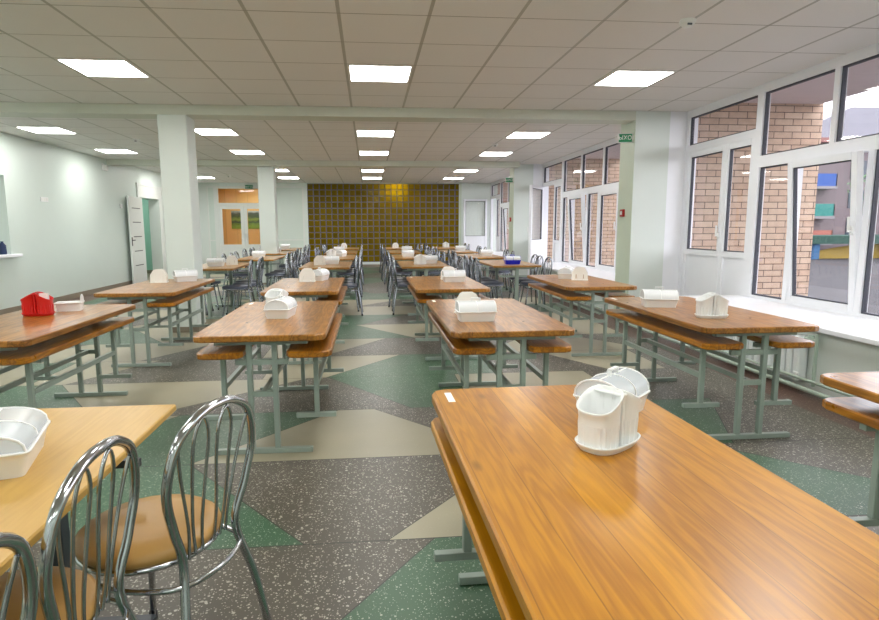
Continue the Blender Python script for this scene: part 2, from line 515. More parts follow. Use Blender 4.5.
# mint side room beyond the doorway
wall_boxes('wall_side_room', [(-8.4, -8.2, 14.4, 19.0, 0, ZC), (-8.2, XL - .25, 18.0, 18.2, 0, ZC), (-8.2, XL - .25, 14.4, 14.6, 0, ZC), (-8.4, XL - .25, 14.4, 18.2, ZC, ZC + .1)], mt['mint'])
wall_boxes('floor_side_room', [(-8.4, XL - .1, 14.4, 18.2, -.12, 0)], mt['trimbrown'])
bb = MB(); bb.box(-8.2, XL - .25, 17.97, 18.0, 0, .1); struct(bb.build('baseboard_side_room', mt['trimbrown']))
# serving hatch shelf and lining
tb = MB(); tb.box(XL - .27, XL + .12, HY0 - .2, HY1 + .1, HZ0 - .045, HZ0 + .002, 0, .008)
struct(tb.build('trim_1', mt['white_pvc']))
# beams
for i, y in enumerate((7.6, 13.5)):
    b = MB(); b.box(XL, 3.505, y, y + .32, ZC - .117, ZC + .01)
    struct(b.build('trim_%d' % (2 + i), mt['beam']))
# columns
for i, (x0, x1, y0, y1) in enumerate(((-2.54, -2.19, 7.6, 7.95), (-2.47, -2.11, 13.7, 14.05))):
    b = MB(); b.box(x0, x1, y0, y1, 0, ZC - .117, 0, .012)
    struct(b.build('wall_column', mt['column']))
    b = MB()
    for q in ((x0 - .012, x1 + .012, y0 - .012, y0), (x0 - .012, x1 + .012, y1, y1 + .012), (x0 - .012, x0, y0, y1), (x1, x1 + .012, y0, y1)): b.box(*q, 0, .07)
    struct(b.build('baseboard_column', mt['trimbrown']))
# window-side piers and the return of the wall beside each
for i, y in enumerate((1.5, 7.6, 14.05)):
    b = MB()
    b.box(3.51, 3.98, y, y + .44, 0, ZC, 0)
    b.box(3.505, 3.51, y + .002, y + .44, 0, ZC, 1)
    b.box(3.98, XR + .12, y, y + .44, 0, ZC, 2)
    struct(b.build('wall_pier', [mt['column'], mt['greenface'], mt['white_pvc']]))
    b = MB(); b.box(3.495, 3.985, y - .012, y, 0, .06); b.box(3.493, 3.505, y - .012, y + .44, 0, .06)
    struct(b.build('baseboard_pier', mt['trimbrown']))

# far wall
wall_boxes('wall_far', [(-5.3, -2.14, YF, YF + .02, 2.70, ZC), (-2.14, -2.02, YF - .02, YF + .25, 0, ZC), (3.18, XR + .2, YF, YF + .25, 0, ZC),
    (-2.02, 3.18, YF, YF + .2, 0, .15), (-2.02, 3.18, YF - .01, YF + .2, 2.785, ZC), (XL - .25, -5.3, YF, YF + .2, 0, ZC)], mt['column'])
b = MB(); b.box(3.10, 3.19, YF - .03, YF, 0, ZC); struct(b.build('trim_4', mt['greenface']))
b = MB(); b.box(-2.14, 3.18, YF - .025, YF - .011, 0, .07); struct(b.build('baseboard_far', mt['trimbrown']))
gb = MB(); nx, nz = 26, 13
gx0, gz0 = -2.015, .155; px, pz = 5.19 / nx, 2.63 / nz
for i in range(nx):
    for j in range(nz):
        cx, cz = gx0 + (i + .5) * px, gz0 + (j + .5) * pz
        w, h = px * .5 - .014, pz * .5 - .014
        tx, tz = random.uniform(-.03, .03), random.uniform(-.03, .03)
        vs = []
        for (sx, sz, k) in ((-1, -1, 1), (1, -1, 1), (1, 1, 1), (-1, 1, 1)):
            vs.append((cx + sx * w, YF + .03, cz + sz * h))
        for (sx, sz) in ((-1, -1), (1, -1), (1, 1), (-1, 1)):
            vs.append((cx + sx * w * .78, YF + .012 + sx * tx * .1 + sz * tz * .1, cz + sz * h * .78))
        for (sx, sz) in ((-1, -1), (1, -1), (1, 1), (-1, 1)):
            vs.append((cx + sx * w, YF + .09, cz + sz * h))
        gb.add(vs, [(4, 5, 6, 7), (0, 1, 5, 4), (1, 2, 6, 5), (2, 3, 7, 6), (3, 0, 4, 7), (1, 0, 8, 9), (2, 1, 9, 10), (3, 2, 10, 11), (0, 3, 11, 8), (11, 10, 9, 8)])
wgb = struct(gb.build('wall_glass_blocks', mt['block']))
gg = MB()
for i in range(nx + 1): gg.box(gx0 + i * px - .013, gx0 + i * px + .013, YF + .018, YF + .09, gz0, gz0 + 2.63)
for j in range(nz + 1): gg.box(gx0, gx0 + 5.19, YF + .02, YF + .088, gz0 + j * pz - .012, gz0 + j * pz + .012)
gr = gg.build('metal_grid', mt['grid_metal'], wgb)
wall_boxes('wall_behind_blocks', [(-2.1, 3.3, YF + 1.3, YF + 1.4, 0, ZC), (-2.2, -2.05, YF + .25, YF + 1.4, 0, ZC), (3.2, 3.3, YF + .25, YF + 1.4, 0, ZC), (-2.2, 3.3, YF + .2, YF + 1.4, ZC, ZC + .1), (-2.2, 3.3, YF, YF + 1.4, -.1, 0)], mt['panel_wood'])

# glazed partition with double doors, far left
PX0, PX1 = -5.3, -2.14
def frame_rect(b, x0, x1, z0, z1, w, y0, y1, mi=0):
    b.box(x0, x0 + w, y0, y1, z0, z1, mi); b.box(x1 - w, x1, y0, y1, z0, z1, mi)
    b.box(x0 + w, x1 - w, y0, y1, z0, z0 + w, mi); b.box(x0 + w, x1 - w, y0, y1, z1 - w, z1, mi)
b = MB()
for x0, x1 in ((PX0, -5.02), (-3.22, PX1)):
    frame_rect(b, x0, x1, .02, 2.70, .05, YF, YF + .06)
    b.box(x0 + .05, x1 - .05, YF, YF + .06, .90, .94)
b.box(-5.02, -3.22, YF, YF + .06, 2.62, 2.70)
b.box(-5.02, -4.93, YF - .004, YF + .064, 0, 2.70); b.box(-3.31, -3.22, YF - .004, YF + .064, 0, 2.70)
b.box(-4.93, -3.31, YF - .002, YF + .062, 2.06, 2.15)
part = struct(b.build('wall_partition', mt['door_white']))
b = MB()
for x0, x1 in ((PX0 + .05, -5.07), (-3.17, PX1 - .05)):
    b.box(x0, x1, YF + .02, YF + .04, .07, .90); b.box(x0, x1, YF + .02, YF + .04, .94, 2.65)
b.build('infill_panel', mt['wall'], part)
b = MB(); b.box(-4.93, -3.31, YF + .02, YF + .03, 2.15, 2.62); b.build('pane', mt['glass'], part)
for i, (x0, x1) in enumerate(((-4.925, -4.125), (-4.115, -3.315))):
    b = MB(); b.box(x0, x0 + .1, YF, YF + .05, .02, 2.055); b.box(x1 - .1, x1, YF, YF + .05, .02, 2.055)
    for z0, z1 in ((.02, .14), (.66, .78), (1.955, 2.055)): b.box(x0 + .1, x1 - .1, YF, YF + .05, z0, z1)
    b.box(x0 + .1, x1 - .1, YF + .015, YF + .035, .14, .66)
    d = struct(b.build('door_%d' % (1 + i), mt['door_white']))
    b = MB(); b.box(x0 + .1, x1 - .1, YF + .02, YF + .03, .78, 1.955); b.build('pane', mt['glass'], d)
    b = MB(); xh = (x1 - .05) if i == 0 else (x0 + .05)
    b.tube(spline([(xh, YF, .9), (xh, YF - .05, .95), (xh, YF - .06, 1.05), (xh, YF - .05, 1.18), (xh, YF, 1.22)], 4), .012, 6)
    b.build('handle', mt['white_plastic'], d)
# room behind the doors
wall_boxes('wall_lobby', [(XL - .2, -2.14, 22.3, 22.4, 0, ZC), (XL - .25, XL - .1, YF + .3, 22.4, 0, ZC), (-2.2, -2.1, YF + 1.4, 22.4, 0, ZC), (XL - .25, -2.1, YF + .06, 22.4, ZC, ZC + .1), (XL - .25, -2.1, YF, 22.4, -.1, 0)], mt['panel_wood'])
b = MB(); b.box(-5.02, -4.50, 22.28, 22.298, 1.30, 1.95)
tag(b.build('landscape_poster', mt['poster']), 'green landscape poster on the wooden wall seen through the left door glass', 'poster')
b = MB(); b.box(-4.42, -3.6, 22.28, 22.298, 1.30, 1.95)
tag(b.build('landscape_poster', mt['poster']), 'green landscape poster on the wooden wall seen through the right door glass', 'poster')

# open side-room door on the left wall, with casing
b = MB()
for y0, y1 in ((DY0, DY0 + .07), (DY1 - .22, DY1)): b.box(XL - .26, XL + .02, y0, y1, 0, DZ)
b.box(XL - .26, XL + .02, DY0 + .07, DY1 - .22, 2.09, DZ)
b.box(XL, XL + .03, DY0 - .06, DY0, 0, DZ + .05); b.box(XL, XL + .03, DY1, DY1 + .06, 0, DZ + .05); b.box(XL, XL + .03, DY0, DY1, DZ, DZ + .05)
struct(b.build('trim_5', mt['door_white']))
b = MB(); b.box(-.02, .02, -.92, 0, .02, 2.07, 0, .004)
d = struct(b.build('door_3', mt['door_white'], None, (XL + .075, DY0 + .03, 0))); d.rotation_euler = (0, 0, .035)
for z in (.45, .79, 1.13, 1.47, 1.80):
    b = MB(); b.box(.019, .0235, -.74, -.20, z - .009, z + .009); b.build('inlay_strip', mt['black'], d)
b = MB(); b.box(.02, .027, -.885, -.845, .92, 1.12); b.tube([(.027, -.865, 1.05), (.06, -.865, 1.05), (.06, -.76, 1.05)], .009, 8)
b.build('handle', mt['black'], d)

# ---------------------------------------------------------------- windows
win_no = [0]
def sash(parent, y0, y1, z0, z1, tilt=0, handle=True, panel=None, name='sash'):
    """opening leaf in the plane x=XR, local origin at its hinge line (bottom), y from 0 to w"""
    w, h = y1 - y0, z1 - z0; t = .066
    b = MB()
    b.box(-.035, .03, 0, t, 0, h, 0, .006); b.box(-.035, .03, w - t, w, 0, h, 0, .006)
    b.box(-.034, .029, t, w - t, 0, t); b.box(-.034, .029, t, w - t, h - t, h)
    if panel:
        b.box(-.034, .029, t, w - t, panel, panel + t)
        b.box(-.012, .012, t, w - t, t, panel)
    s = b.build(name, mt['white_pvc'], parent, (XR, y0, z0))
    if tilt: s.rotation_euler = (0, -tilt, 0)
    zb = panel + t if panel else t
    b = MB(); g = .012
    for q in ((t, t + g, zb, h - t), (w - t - g, w - t, zb, h - t), (t, w - t, zb, zb + g), (t, w - t, h - t - g, h - t)): b.box(-.02, .015, *q)
    b.build('gasket', mt['gasket'], s)
    b = MB(); b.box(-.006, .006, t, w - t, zb, h - t); b.build('pane', mt['glass'], s)
    if handle:
        zc = h * .52
        b = MB(); b.box(-.05, -.035, .02, .05, zc - .04, zc + .04, 0, .004); b.box(-.075, -.05, .024, .046, zc - .012, zc + .012); b.box(-.078, -.062, .022, .048, zc - .01, zc + .12, 0, .006)
        b.build('handle', mt['white_plastic'], s)
    return s
def window_bay(yfar, ynear, open_leaf=None, tilts=()):
    win_no[0] += 1
    W = .07
    b = MB(); f0, f1 = XR - .04, XR + .04
    yd = yfar - 1.42                       # the balcony door section takes the far end
    b.box(f0, f1, ynear, yfar, 2.72, ZC)   # head
    b.box(f0, f1, yfar - W, yfar, 0, 2.72); b.box(f0, f1, ynear, ynear + W, .5, 2.72)
    b.box(f0, f1, yd - .1, yd, 0, 2.72)    # post between door and window
    b.box(f0, f1, yd, yfar - W, 2.27, 2.36)
    b.box(f0, f1, yd, yfar - W, 0, .05)
    b.box(f0, f1, ynear + W, yd - .1, .48, .56)
    b.box(f0, f1, ynear + W, yd - .1, 1.94, 2.06)
    panes = MB(); gas = MB()
    def pane(y0, y1, z0, z1):
        panes.box(XR - .006, XR + .006, y0, y1, z0, z1); g = .014
        for q in ((y0, y0 + g, z0, z1), (y1 - g, y1, z0, z1), (y0 + g, y1 - g, z0, z0 + g), (y0 + g, y1 - g, z1 - g, z1)): gas.box(XR - .02, XR + .02, *q)
    pane(yd, yfar - W, 2.36, 2.72)
    # top lights
    ys = [yd - .1]; y = yd - .1
    n = max(1, round((yd - .1 - ynear - W) / 1.0)); st = (yd - .1 - ynear - W) / n
    for k in range(n):
        a1 = yd - .1 - k * st; a0 = a1 - st
        lo = a0 + (.06 if k < n - 1 else 0)
        if k < n - 1: b.box(f0, f1, a0, a0 + .06, 2.06, 2.72)
        pane(lo, a1, 2.06, 2.72)
    # lower row: fixed pane, sash, fixed pane, sash ...
    a = yd - .1; low = []; kk = 0
    while a - (ynear + W) > .3:
        w = .50 if kk % 2 == 0 else .84
        c = max(ynear + W, a - w)
        if c - (ynear + W) < .3: c = ynear + W
        low.append((c, a, kk % 2)); a = c - .06 if c > ynear + W + .01 else c
        if a > ynear + W: b.box(f0, f1, a, a + .06, .56, 1.94)
        kk += 1
    for c, a, s in low:
        if not s: pane(c, a, .56, 1.94)
    wnd = struct(b.build('window_%d' % win_no[0], mt['white_pvc']))
    panes.build('pane', mt['glass'], wnd); gas.build('gasket', mt['gasket'], wnd)
    i = 0
    for c, a, s in low:
        if s:
            sash(wnd, c + .003, a - .003, .555, 1.945, tilts[i] if i < len(tilts) else 0); i += 1
    # balcony door: two leaves
    ym = yd + .53
    if open_leaf is None:
        sash(wnd, ym + .002, yfar - W, .05, 2.27, 0, True, .90, 'door_leaf')
    else:
        s = sash(wnd, ym + .002, yfar - W, .05, 2.27, 0, True, .90, 'door_leaf')
        wl = yfar - W - ym - .002
        # hinged at the far jamb: turn about it
        hy = yfar - W
        s.rotation_euler = (0, 0, -open_leaf)
        hx = XR - .05 - (.13 if open_leaf > 1.3 else 0)
        v = Matrix.Rotation(-open_leaf, 3, 'Z') @ Vector((0, wl, 0))
        s.location = (hx - v.x, hy - v.y, .05)
    sash(wnd, yd + .002, ym, .05, 2.27, 0, False, .90, 'door_leaf')
    return wnd
window_bay(7.6, 1.95, None, (.075, .075, .05))
window_bay(14.05, 8.05, math.radians(36), (.07, .0, .06))
window_bay(20.1, 14.5, math.radians(88), (.06, .06))
# low wall under the sills, sills, radiators, pipes
for i, (y0, y1) in enumerate(((1.95, 6.30), (8.05, 12.7), (14.5, 18.6))):
    b = MB(); b.box(3.55, XR + .06, y0, y1, 0, .485); struct(b.build('wall_right', mt['column']))
    b = MB(); b.box(3.485, XR - .03, y0, y1 + .02, .486, .53, 0, .01); struct(b.build('trim_%d' % (6 + i), mt['white_pvc']))
b = MB(); b.box(3.64, XR + .12, YN, 1.5, 0, ZC); struct(b.build('wall_right', mt['wall']))
def radiator(y0, y1, label):
    t = empty('radiator', label, 'radiator', (3.495, (y0 + y1) / 2, 0), 0, 'radiators under the window sills')
    n = int((y1 - y0) / .08); w = (y1 - y0) / n
    for k in range(n):
        yc = y0 + (k + .5) * w - (y0 + y1) / 2
        b = MB(); b.box(-.045, .045, yc - w * .41, yc + w * .41, .06, .43, 0, .012)
        b.build('section', mt['radiator'], t)
    L = (y1 - y0) / 2
    b = MB(); b.tube([(0, -L - .12, .42), (0, -L, .42)], .014); b.tube([(0, -L - .12, .47), (0, -L - .12, .05)], .014)
    b.lathe([(.02, .40), (.024, .42), (.02, .45)], 0, -L - .06, 10); b.build('feed_pipe', mt['pipe'], t)
    b = MB(); b.box(-.06, -.045, -L - .02, -L + .04, .07, .14, 0, .004); b.build('valve', mt['white_plastic'], t)
radiator(4.32, 5.45, 'white sectional radiator under the near window sill beside the bench table')
radiator(9.3, 10.6, 'white sectional radiator under the second window sill, beyond the near pier')
for k, (y0, y1, yn) in enumerate(((2.12, 7.55, 'near'), (8.25, 13.65, 'second'))):
    b = MB(); b.tube([(3.38, y0, .045), (3.38, y1, .045)], .02, 8); b.tube([(3.41, y0, .11), (3.41, y1, .11)], .013, 8)
    tag(b.build('heating_pipe', mt['pipe']), 'painted pair of heating pipes along the floor below the %s sill' % yn, 'pipe', 'heating pipes along the window wall')

# ---------------------------------------------------------------- outside
for i, (y, m) in enumerate(((7.78, 'brick'), (14.23, 'brick'), (20.32, 'brick_red'), (1.7, 'brick'))):
    b = MB(); b.box(XR + .13, 6.27, y, y + .38, -1.0, 3.3); struct(b.build('wall_outside', mt[m]))
b = MB(); b.box(XR + .05, 6.22, YN, 24, 2.97, 3.2); struct(b.build('ceiling_outside', mt['soffit']))
b = MB(); b.box(XR + .05, 6.3, YN, 24, -1.0, -.03); struct(b.build('floor_outside', mt['asphalt']))
b = MB(); b.box(6.3, 120, -40, 160, -1.0, -.9); struct(b.build('ground', mt['asphalt']))
# yard: veranda with green fascia, apartment block, tree
t = empty('veranda', 'garden shelter with green fascia, yellow boards and blue post seen through the tilted sash', 'shelter', (33, 36, -.9))
b = MB(); b.box(-4.5, 9, 0, 4, 1.02, 1.55); b.build('fascia', mt['f_green'], t)
b = MB(); b.prism([(-4.2, 0.0), (9, 0.0), (9, 1.0), (.2, .95), (-1.6, .72), (-4.2, .25)], 'y', 1.0, 1.1); b.build('board_wall', mt['f_yellow'], t)
for x in (-3.45, 2.2, 7.5):
    b = MB(); b.box(x - .2, x + .2, .2, .6, -.02, 1.02); b.build('post', mt['f_bluepost'], t)
t = empty('apartment_building', 'grey apartment block with blue, teal and salmon balconies beyond the yard', 'building', (36, 44, -.9))
b = MB(); b.box(-3.2, 14, 0, 9, -.1, 8.9); b.build('wall', mt['f_wall'], t)
b = MB(); b.prism([(-4.2, 8.9), (15, 8.9), (11, 11.2), (1.0, 11.2)], 'y', -1.0, 10); b.build('roof', mt['f_roof'], t)
b = MB(); b.box(-4.3, 15.1, -1.1, 10, 8.55, 8.9); b.build('fascia', mt['f_red'], t)
for z, m in ((5.35, 'f_blue'), (3.05, 'f_teal'), (1.0, 'f_salmon')):
    b = MB(); b.box(-2.4, .2, -1.1, -1.02, z - .1, z + .85); b.box(-2.4, -2.32, -1.1, 0, z - .1, z + .85); b.box(.12, .2, -1.1, 0, z - .1, z + .85)
    o = b.build('balcony', mt[m], t)
    b = MB(); b.box(-2.45, .25, -1.15, 0, z - .3, z - .1); b.build('slab', mt['f_slab'], o)
    b = MB(); b.box(-2.1, -1.3, -.06, .02, z, z + 1.8); b.build('window', mt['f_win'], t)
for x in (2.2, 5.2, 8.2):
    for z in (1.4, 3.6, 5.9):
        b = MB(); b.box(x, x + 1.3, -.06, .02, z, z + 1.4); b.build('window', mt['f_win'], t)
def tree(x, y, h, r, n, label):
    t = empty('tree', label, 'tree', (x, y, -.9), 0, 'trees in the yard')
    b = MB(); b.tube(spline([(0, 0, -.05), (.1, 0, h * .4), (0, .1, h * .8)], 4), [.22 - .014 * k for k in range(9)], 8)
    for k in range(6):
        a = k * 1.1; z0 = h * (.35 + .07 * k)
        b.tube([(0.05, 0, z0), (math.cos(a) * r * .7, math.sin(a) * r * .7, z0 + h * .12)], .05, 6)
    b.build('trunk', mt['bark'], t)
    f = MB(); rnd = random.Random(int(x * 10))
    cl = [(Vector((rnd.gauss(0, r * .38), rnd.gauss(0, r * .38), h * .62 + rnd.gauss(0, h * .17))), r * rnd.uniform(.22, .42)) for _ in range(22)]
    for k in range(n):
        c, cr = rnd.choice(cl)
        d = Vector((rnd.gauss(0, 1), rnd.gauss(0, 1), rnd.gauss(0, 1))).normalized()
        p = c + d * cr * rnd.uniform(.6, 1)
        u = Vector((rnd.gauss(0, 1), rnd.gauss(0, 1), rnd.gauss(0, 1))).normalized(); w = u.cross(d).normalized()
        s = rnd.uniform(.07, .15)
        f.add([p - u * s, p + w * s * .6, p + u * s, p - w * s * .6], [(0, 1, 2, 3)])
    f.build('foliage', mt['leaf'], t)
tree(32.5, 32.5, 8.2, 3.0, 5000, 'dark green tree in the yard beside the apartment block')

# ---------------------------------------------------------------- ceiling fittings
b0 = MB()
h = .297
frame_b = MB()
for q in ((-h, h, -h, -h + .012), (-h, h, h - .012, h), (-h, -h + .012, -h + .012, h - .012), (h - .012, h, -h + .012, h - .012)): frame_b.box(*q, -.006, .0)
fm = frame_b.mesh('frame', mt['lamp_frame'])
db = MB(); db.box(-h + .012, h - .012, -h + .012, h - .012, -.004, .0); dm = db.mesh('diffuser', mt['panel'])
rows = [(-2.1, 'over the camera end', .137, 2.57), (.95, 'above the near tables', .137, 2.57), (3.41, 'second row', .137, 2.57), (5.98, 'nearest row in the picture', .137, 2.57),
        (9.65, 'first row past the near beam', .137, 2.49), (12.12, 'last row before the second beam', .137, 2.49), (15.8, 'first row past the second beam', .137, 2.49), (18.1, 'last row before the block wall', .137, 2.49)]
cn = ['by the left wall', 'left of the middle', 'over the aisle', 'by the windows']
for y, rn, xc, sp in rows:
    for k in range(4):
        x = xc + (k - 2) * sp
        t = empty('ceiling_light', 'square ceiling light panel %s, %s' % (cn[k], rn), 'ceiling light', (x, y, ZC - .001), 0, 'ceiling light panels')
        for nm, me in (('frame', fm), ('diffuser', dm)):
            o = bpy.data.objects.new(nm, me); COL.objects.link(o); o.parent = t
for x, y, lb in ((-3.9, 21.3, 'light panel in the wood-lined lobby behind the double doors'), (-6.9, 16.6, 'light panel in the mint side room'), (-6.9, 9.2, 'light panel in the kitchen behind the hatch')):
    t = empty('ceiling_light', lb, 'ceiling light', (x, y, ZC - .001), 0, 'ceiling light panels')
    for nm, me in (('frame', fm), ('diffuser', dm)):
        o = bpy.data.objects.new(nm, me); COL.objects.link(o); o.parent = t
for i, (x, y, lb) in enumerate(((2.35, 4.31, 'white smoke detector on the near ceiling by the window side'), (-3.85, 10.48, 'smoke detector between the left light panels past the near beam'),
        (2.31, 10.71, 'smoke detector between the right light panels past the near beam'), (-3.93, 17.4, 'smoke detector over the far left by the double doors'))):
    t = empty('smoke_detector', lb, 'smoke detector', (x, y, ZC), 0, 'ceiling smoke detectors')
    b = MB(); b.lathe([(.055, 0), (.058, -.02), (.05, -.028)], seg=20); b.build('base', mt['white_plastic'], t)
    b = MB(); b.lathe([(.042, -.028), (.042, -.036), (.034, -.05), (.012, -.055)], seg=20); b.build('sensor_head', mt['white_plastic'], t)
    b = MB(); b.box(-.02, .012, -.0445, -.036, -.046, -.034); b.build('sensor_slot', mt['gasket'], t)

def exit_sign(loc, w, hgt, rz, label):
    t = empty('exit_sign', label, 'exit sign', loc, rz, 'green exit signs')
    b = MB(); b.box(-w / 2 - .008, w / 2 + .008, 0, .05, -hgt / 2 - .008, hgt / 2 + .008, 0, .004); b.build('case', mt['white_plastic'], t)
    b = MB(); b.box(-w / 2, w / 2, -.003, 0.001, -hgt / 2, hgt / 2); b.build('face', mt['sign_green'], t)
    cu = bpy.data.curves.new('lettering', 'FONT'); cu.body = '\u0412\u042b\u0425\u041e\u0414'; cu.size = hgt * .72; cu.align_x = 'CENTER'; cu.align_y = 'CENTER'; cu.extrude = .0008
    tmp = bpy.data.objects.new('lettering_curve', cu); COL.objects.link(tmp)
    me = bpy.data.meshes.new_from_object(tmp.evaluated_get(bpy.context.evaluated_depsgraph_get()))
    bpy.data.objects.remove(tmp)
    o = bpy.data.objects.new('lettering', me); COL.objects.link(o); o.parent = t
    o.location = (0, -.0045, 0); o.rotation_euler = (PI / 2, 0, 0); me.materials.clear(); me.materials.append(mt['paper'])
exit_sign((3.405, 7.66, 2.475), .17, .105, -.2, 'green exit sign high on the near window pier')
exit_sign((3.405, 14.11, 2.44), .17, .105, -.2, 'green exit sign high on the far window pier')
exit_sign((-3.9, YF - .055, 2.67), .26, .12, 0, 'green exit sign above the glazed double doors')
for y, lb in ((7.86, 'red fire alarm call point on the near window pier'), (14.3, 'red fire alarm call point on the far window pier')):
    t = empty('fire_alarm', lb, 'fire alarm', (3.505, y, 1.50), 0, 'red call points on the piers')
    b = MB(); b.box(-.03, .004, -.05, .05, -.05, .05, 0, .006); b.build('case', mt['red_box'], t)
    b = MB(); b.box(-.034, -.029, -.025, .025, -.025, .025); b.build('button_plate', mt['white_plastic'], t)
t = empty('wall_socket', 'white triple wall socket high on the left wall', 'socket', (XL, 10.89, 1.83))
b = MB(); b.box(0, .012, -.12, .12, -.04, .04, 0, .004); b.build('plate', mt['white_plastic'], t)
for y in (-.075, 0, .075):
    b = MB(); b.box(.0121, .016, y - .025, y + .025, -.025, .025, 0, .004); b.build('socket_insert', mt['lamp_frame'], t)
b = MB(); b.box(XL, XL + .02, 14.02, 14.14, 1.78, 1.88, 0, .004); tag(b.build('light_switch', mt['white_plastic']), 'small white switch plate on the left wall beside the open door', 'switch')
t = empty('emergency_lamp', 'small white alarm unit on the left wall under the second beam', 'alarm', (XL, 13.3, 2.66))
b = MB(); b.box(-.004, .03, -.04, .04, -.11, .03); b.build('bracket', mt['white_plastic'], t)
b = MB(); b.box(.03, .1, -.04, .04, -.11, 0.0, 0, .01); b.build('case', mt['lamp_frame'], t)
b = MB(); b.lathe([(.05, 0), (.055, .02), (.05, .14), (.02, .18), (.02, .2)], seg=16)
o = b.build('blue_jug', flat('dark_blue_plastic', (20, 44, 84), .4), None, (XL - .02, 9.62, HZ0 + .002)); tag(o, 'dark blue jug on the serving hatch shelf', 'jug')

# ---------------------------------------------------------------- tables and benches
LT, WT, ZT = 1.55, .74, .72
def outline(w, l, c):
    a, b = w / 2, l / 2; d = c * .3
    return [(-a + c, -b), (a - c, -b), (a - d, -b + d), (a, -b + c), (a, b - c), (a - d, b - d), (a - c, b), (-a + c, b), (-a + d, b - d), (-a, b - c), (-a, -b + c), (-a + d, -b + d)]
def bench_table(topmat):
    t = empty('canteen_table', '', 'table')
    b = MB(); b.slab(outline(WT, LT, .055), ZT - .036, ZT, .005); b.build('table_top', topmat, t)
    for sy in (-1, 1):
        y = sy * .68
        b = MB(); b.box(-.26, .26, y - .02, y + .02, ZT - .066, ZT - .036); b.build('top_rail', mt['steel_green'], t)
        for sx in (-1, 1):
            b = MB(); b.box(sx * .072 - .0155, sx * .072 + .0155, y - .0155, y + .0155, .03, ZT - .066, 0, .003); b.build('leg', mt['steel_green'], t)
        b = MB(); b.box(-.275, .275, y - .017, y + .017, 0, .03, 0, .003); b.build('foot', mt['steel_green'], t)
        for z, e in ((.55, .15), (.36, .0565)):
            b = MB(); b.box(-e, e, y - .012, y + .012, z - .016, z + .016); b.build('crossbar', mt['steel_green'], t)
    b = MB(); b.box(-.012, .012, -.666, .666, .345, .375); b.build('stretcher', mt['steel_green'], t)
    return t
def bench(seatm):
    """local origin under the table centre; the bench lies on the +x side, hung on the table posts"""
    t = empty('hung_bench', '', 'bench')
    b = MB(); pts = [(x + .2275, y) for x, y in outline(.257, 1.53, .05)]
    b.slab(pts, .584, .62, .006); b.build('seat', seatm, t)
    for sy in (-1, 1):
        y = sy * .56
        b = MB(); b.box(.0885, .33, y - .016, y + .016, .554, .584); b.build('seat_rail', mt['steel_green'], t)
        b = MB(); b.box(.235, .265, y - .015, y + .015, .20, .554, 0, .003); b.build('leg', mt['steel_green'], t)
        b = MB(); b.box(.125, .365, y - .016, y + .016, .172, .20, 0, .003); b.build('foot', mt['steel_green'], t)
    b = MB(); b.box(.237, .263, -.54, .54, .36, .39); b.build('stretcher', mt['steel_green'], t)
    for sy in (-1, 1):
        b = MB(); b.box(.0885, .1, min(sy * .56, sy * .70), max(sy * .56, sy * .70), .566, .584); b.build('hook', mt['steel_green'], t)
    return t
def plain_table(topmat, zt=.74, legm='steel_green', w=WT, th=.03):
    t = empty('canteen_table', '', 'table')
    b = MB(); b.slab(outline(w, LT, .03 if th > .025 else .006), zt - th, zt, .004); b.build('table_top', topmat, t)
    for sy in (-1, 1):
        y = sy * .70
        b = MB(); b.box(-.28, .28, y - .02, y + .02, zt - th - .03, zt - th); b.build('top_rail', mt[legm], t)
        b = MB(); b.box(-.025, .025, y - .025, y + .025, .03, zt - th - .03, 0, .003); b.build('leg', mt[legm], t)
        b = MB(); b.box(-.28, .28, y - .022, y + .022, 0, .03, 0, .003); b.build('foot', mt[legm], t)
        b = MB()
        for sx in (-1, 1): b.box(sx * .026, sx * .27, y - .012, y + .012, zt - .18, zt - .155)
        b.build('crossbar', mt[legm], t)
    b = MB(); b.box(-.012, .012, -.665, .665, zt - th - .06, zt - th - .03); b.build('stretcher', mt[legm], t)
    return t

COLN = {'A': 'left wall row', 'B': 'left aisle row', 'C': 'right aisle row', 'D': 'window row'}
BT = [('A', 2, -2.215, 4.04), ('A', 3, -2.20, 6.40), ('B', 2, -.625, 4.05), ('B', 3, -.665, 6.33), ('C', 1, .602, 1.32), ('C', 2, .835, 4.02), ('C', 3, .82, 6.36),
      ('D', 1, 2.165, 1.385), ('D', 2, 2.335, 3.98), ('D', 3, 2.325, 6.37)]
NTH = {1: 'nearest', 2: 'second from camera', 3: 'third from camera'}
bt0 = bench_table(mt['wood']); bn0 = bench(mt['wood_bench']); bn1 = bench(mt['wood_near']); fg0 = bench_table(mt['wood_near'])
used = {}
def place(root, loc, rz, label, group):
    if root.name not in used:
        used[root.name] = 1
        root.location = loc; root.rotation_euler = (0, 0, rz); root['label'] = label; root['group'] = group
        return root
    return dup(root, loc, rz, label, group)
tabs = {}
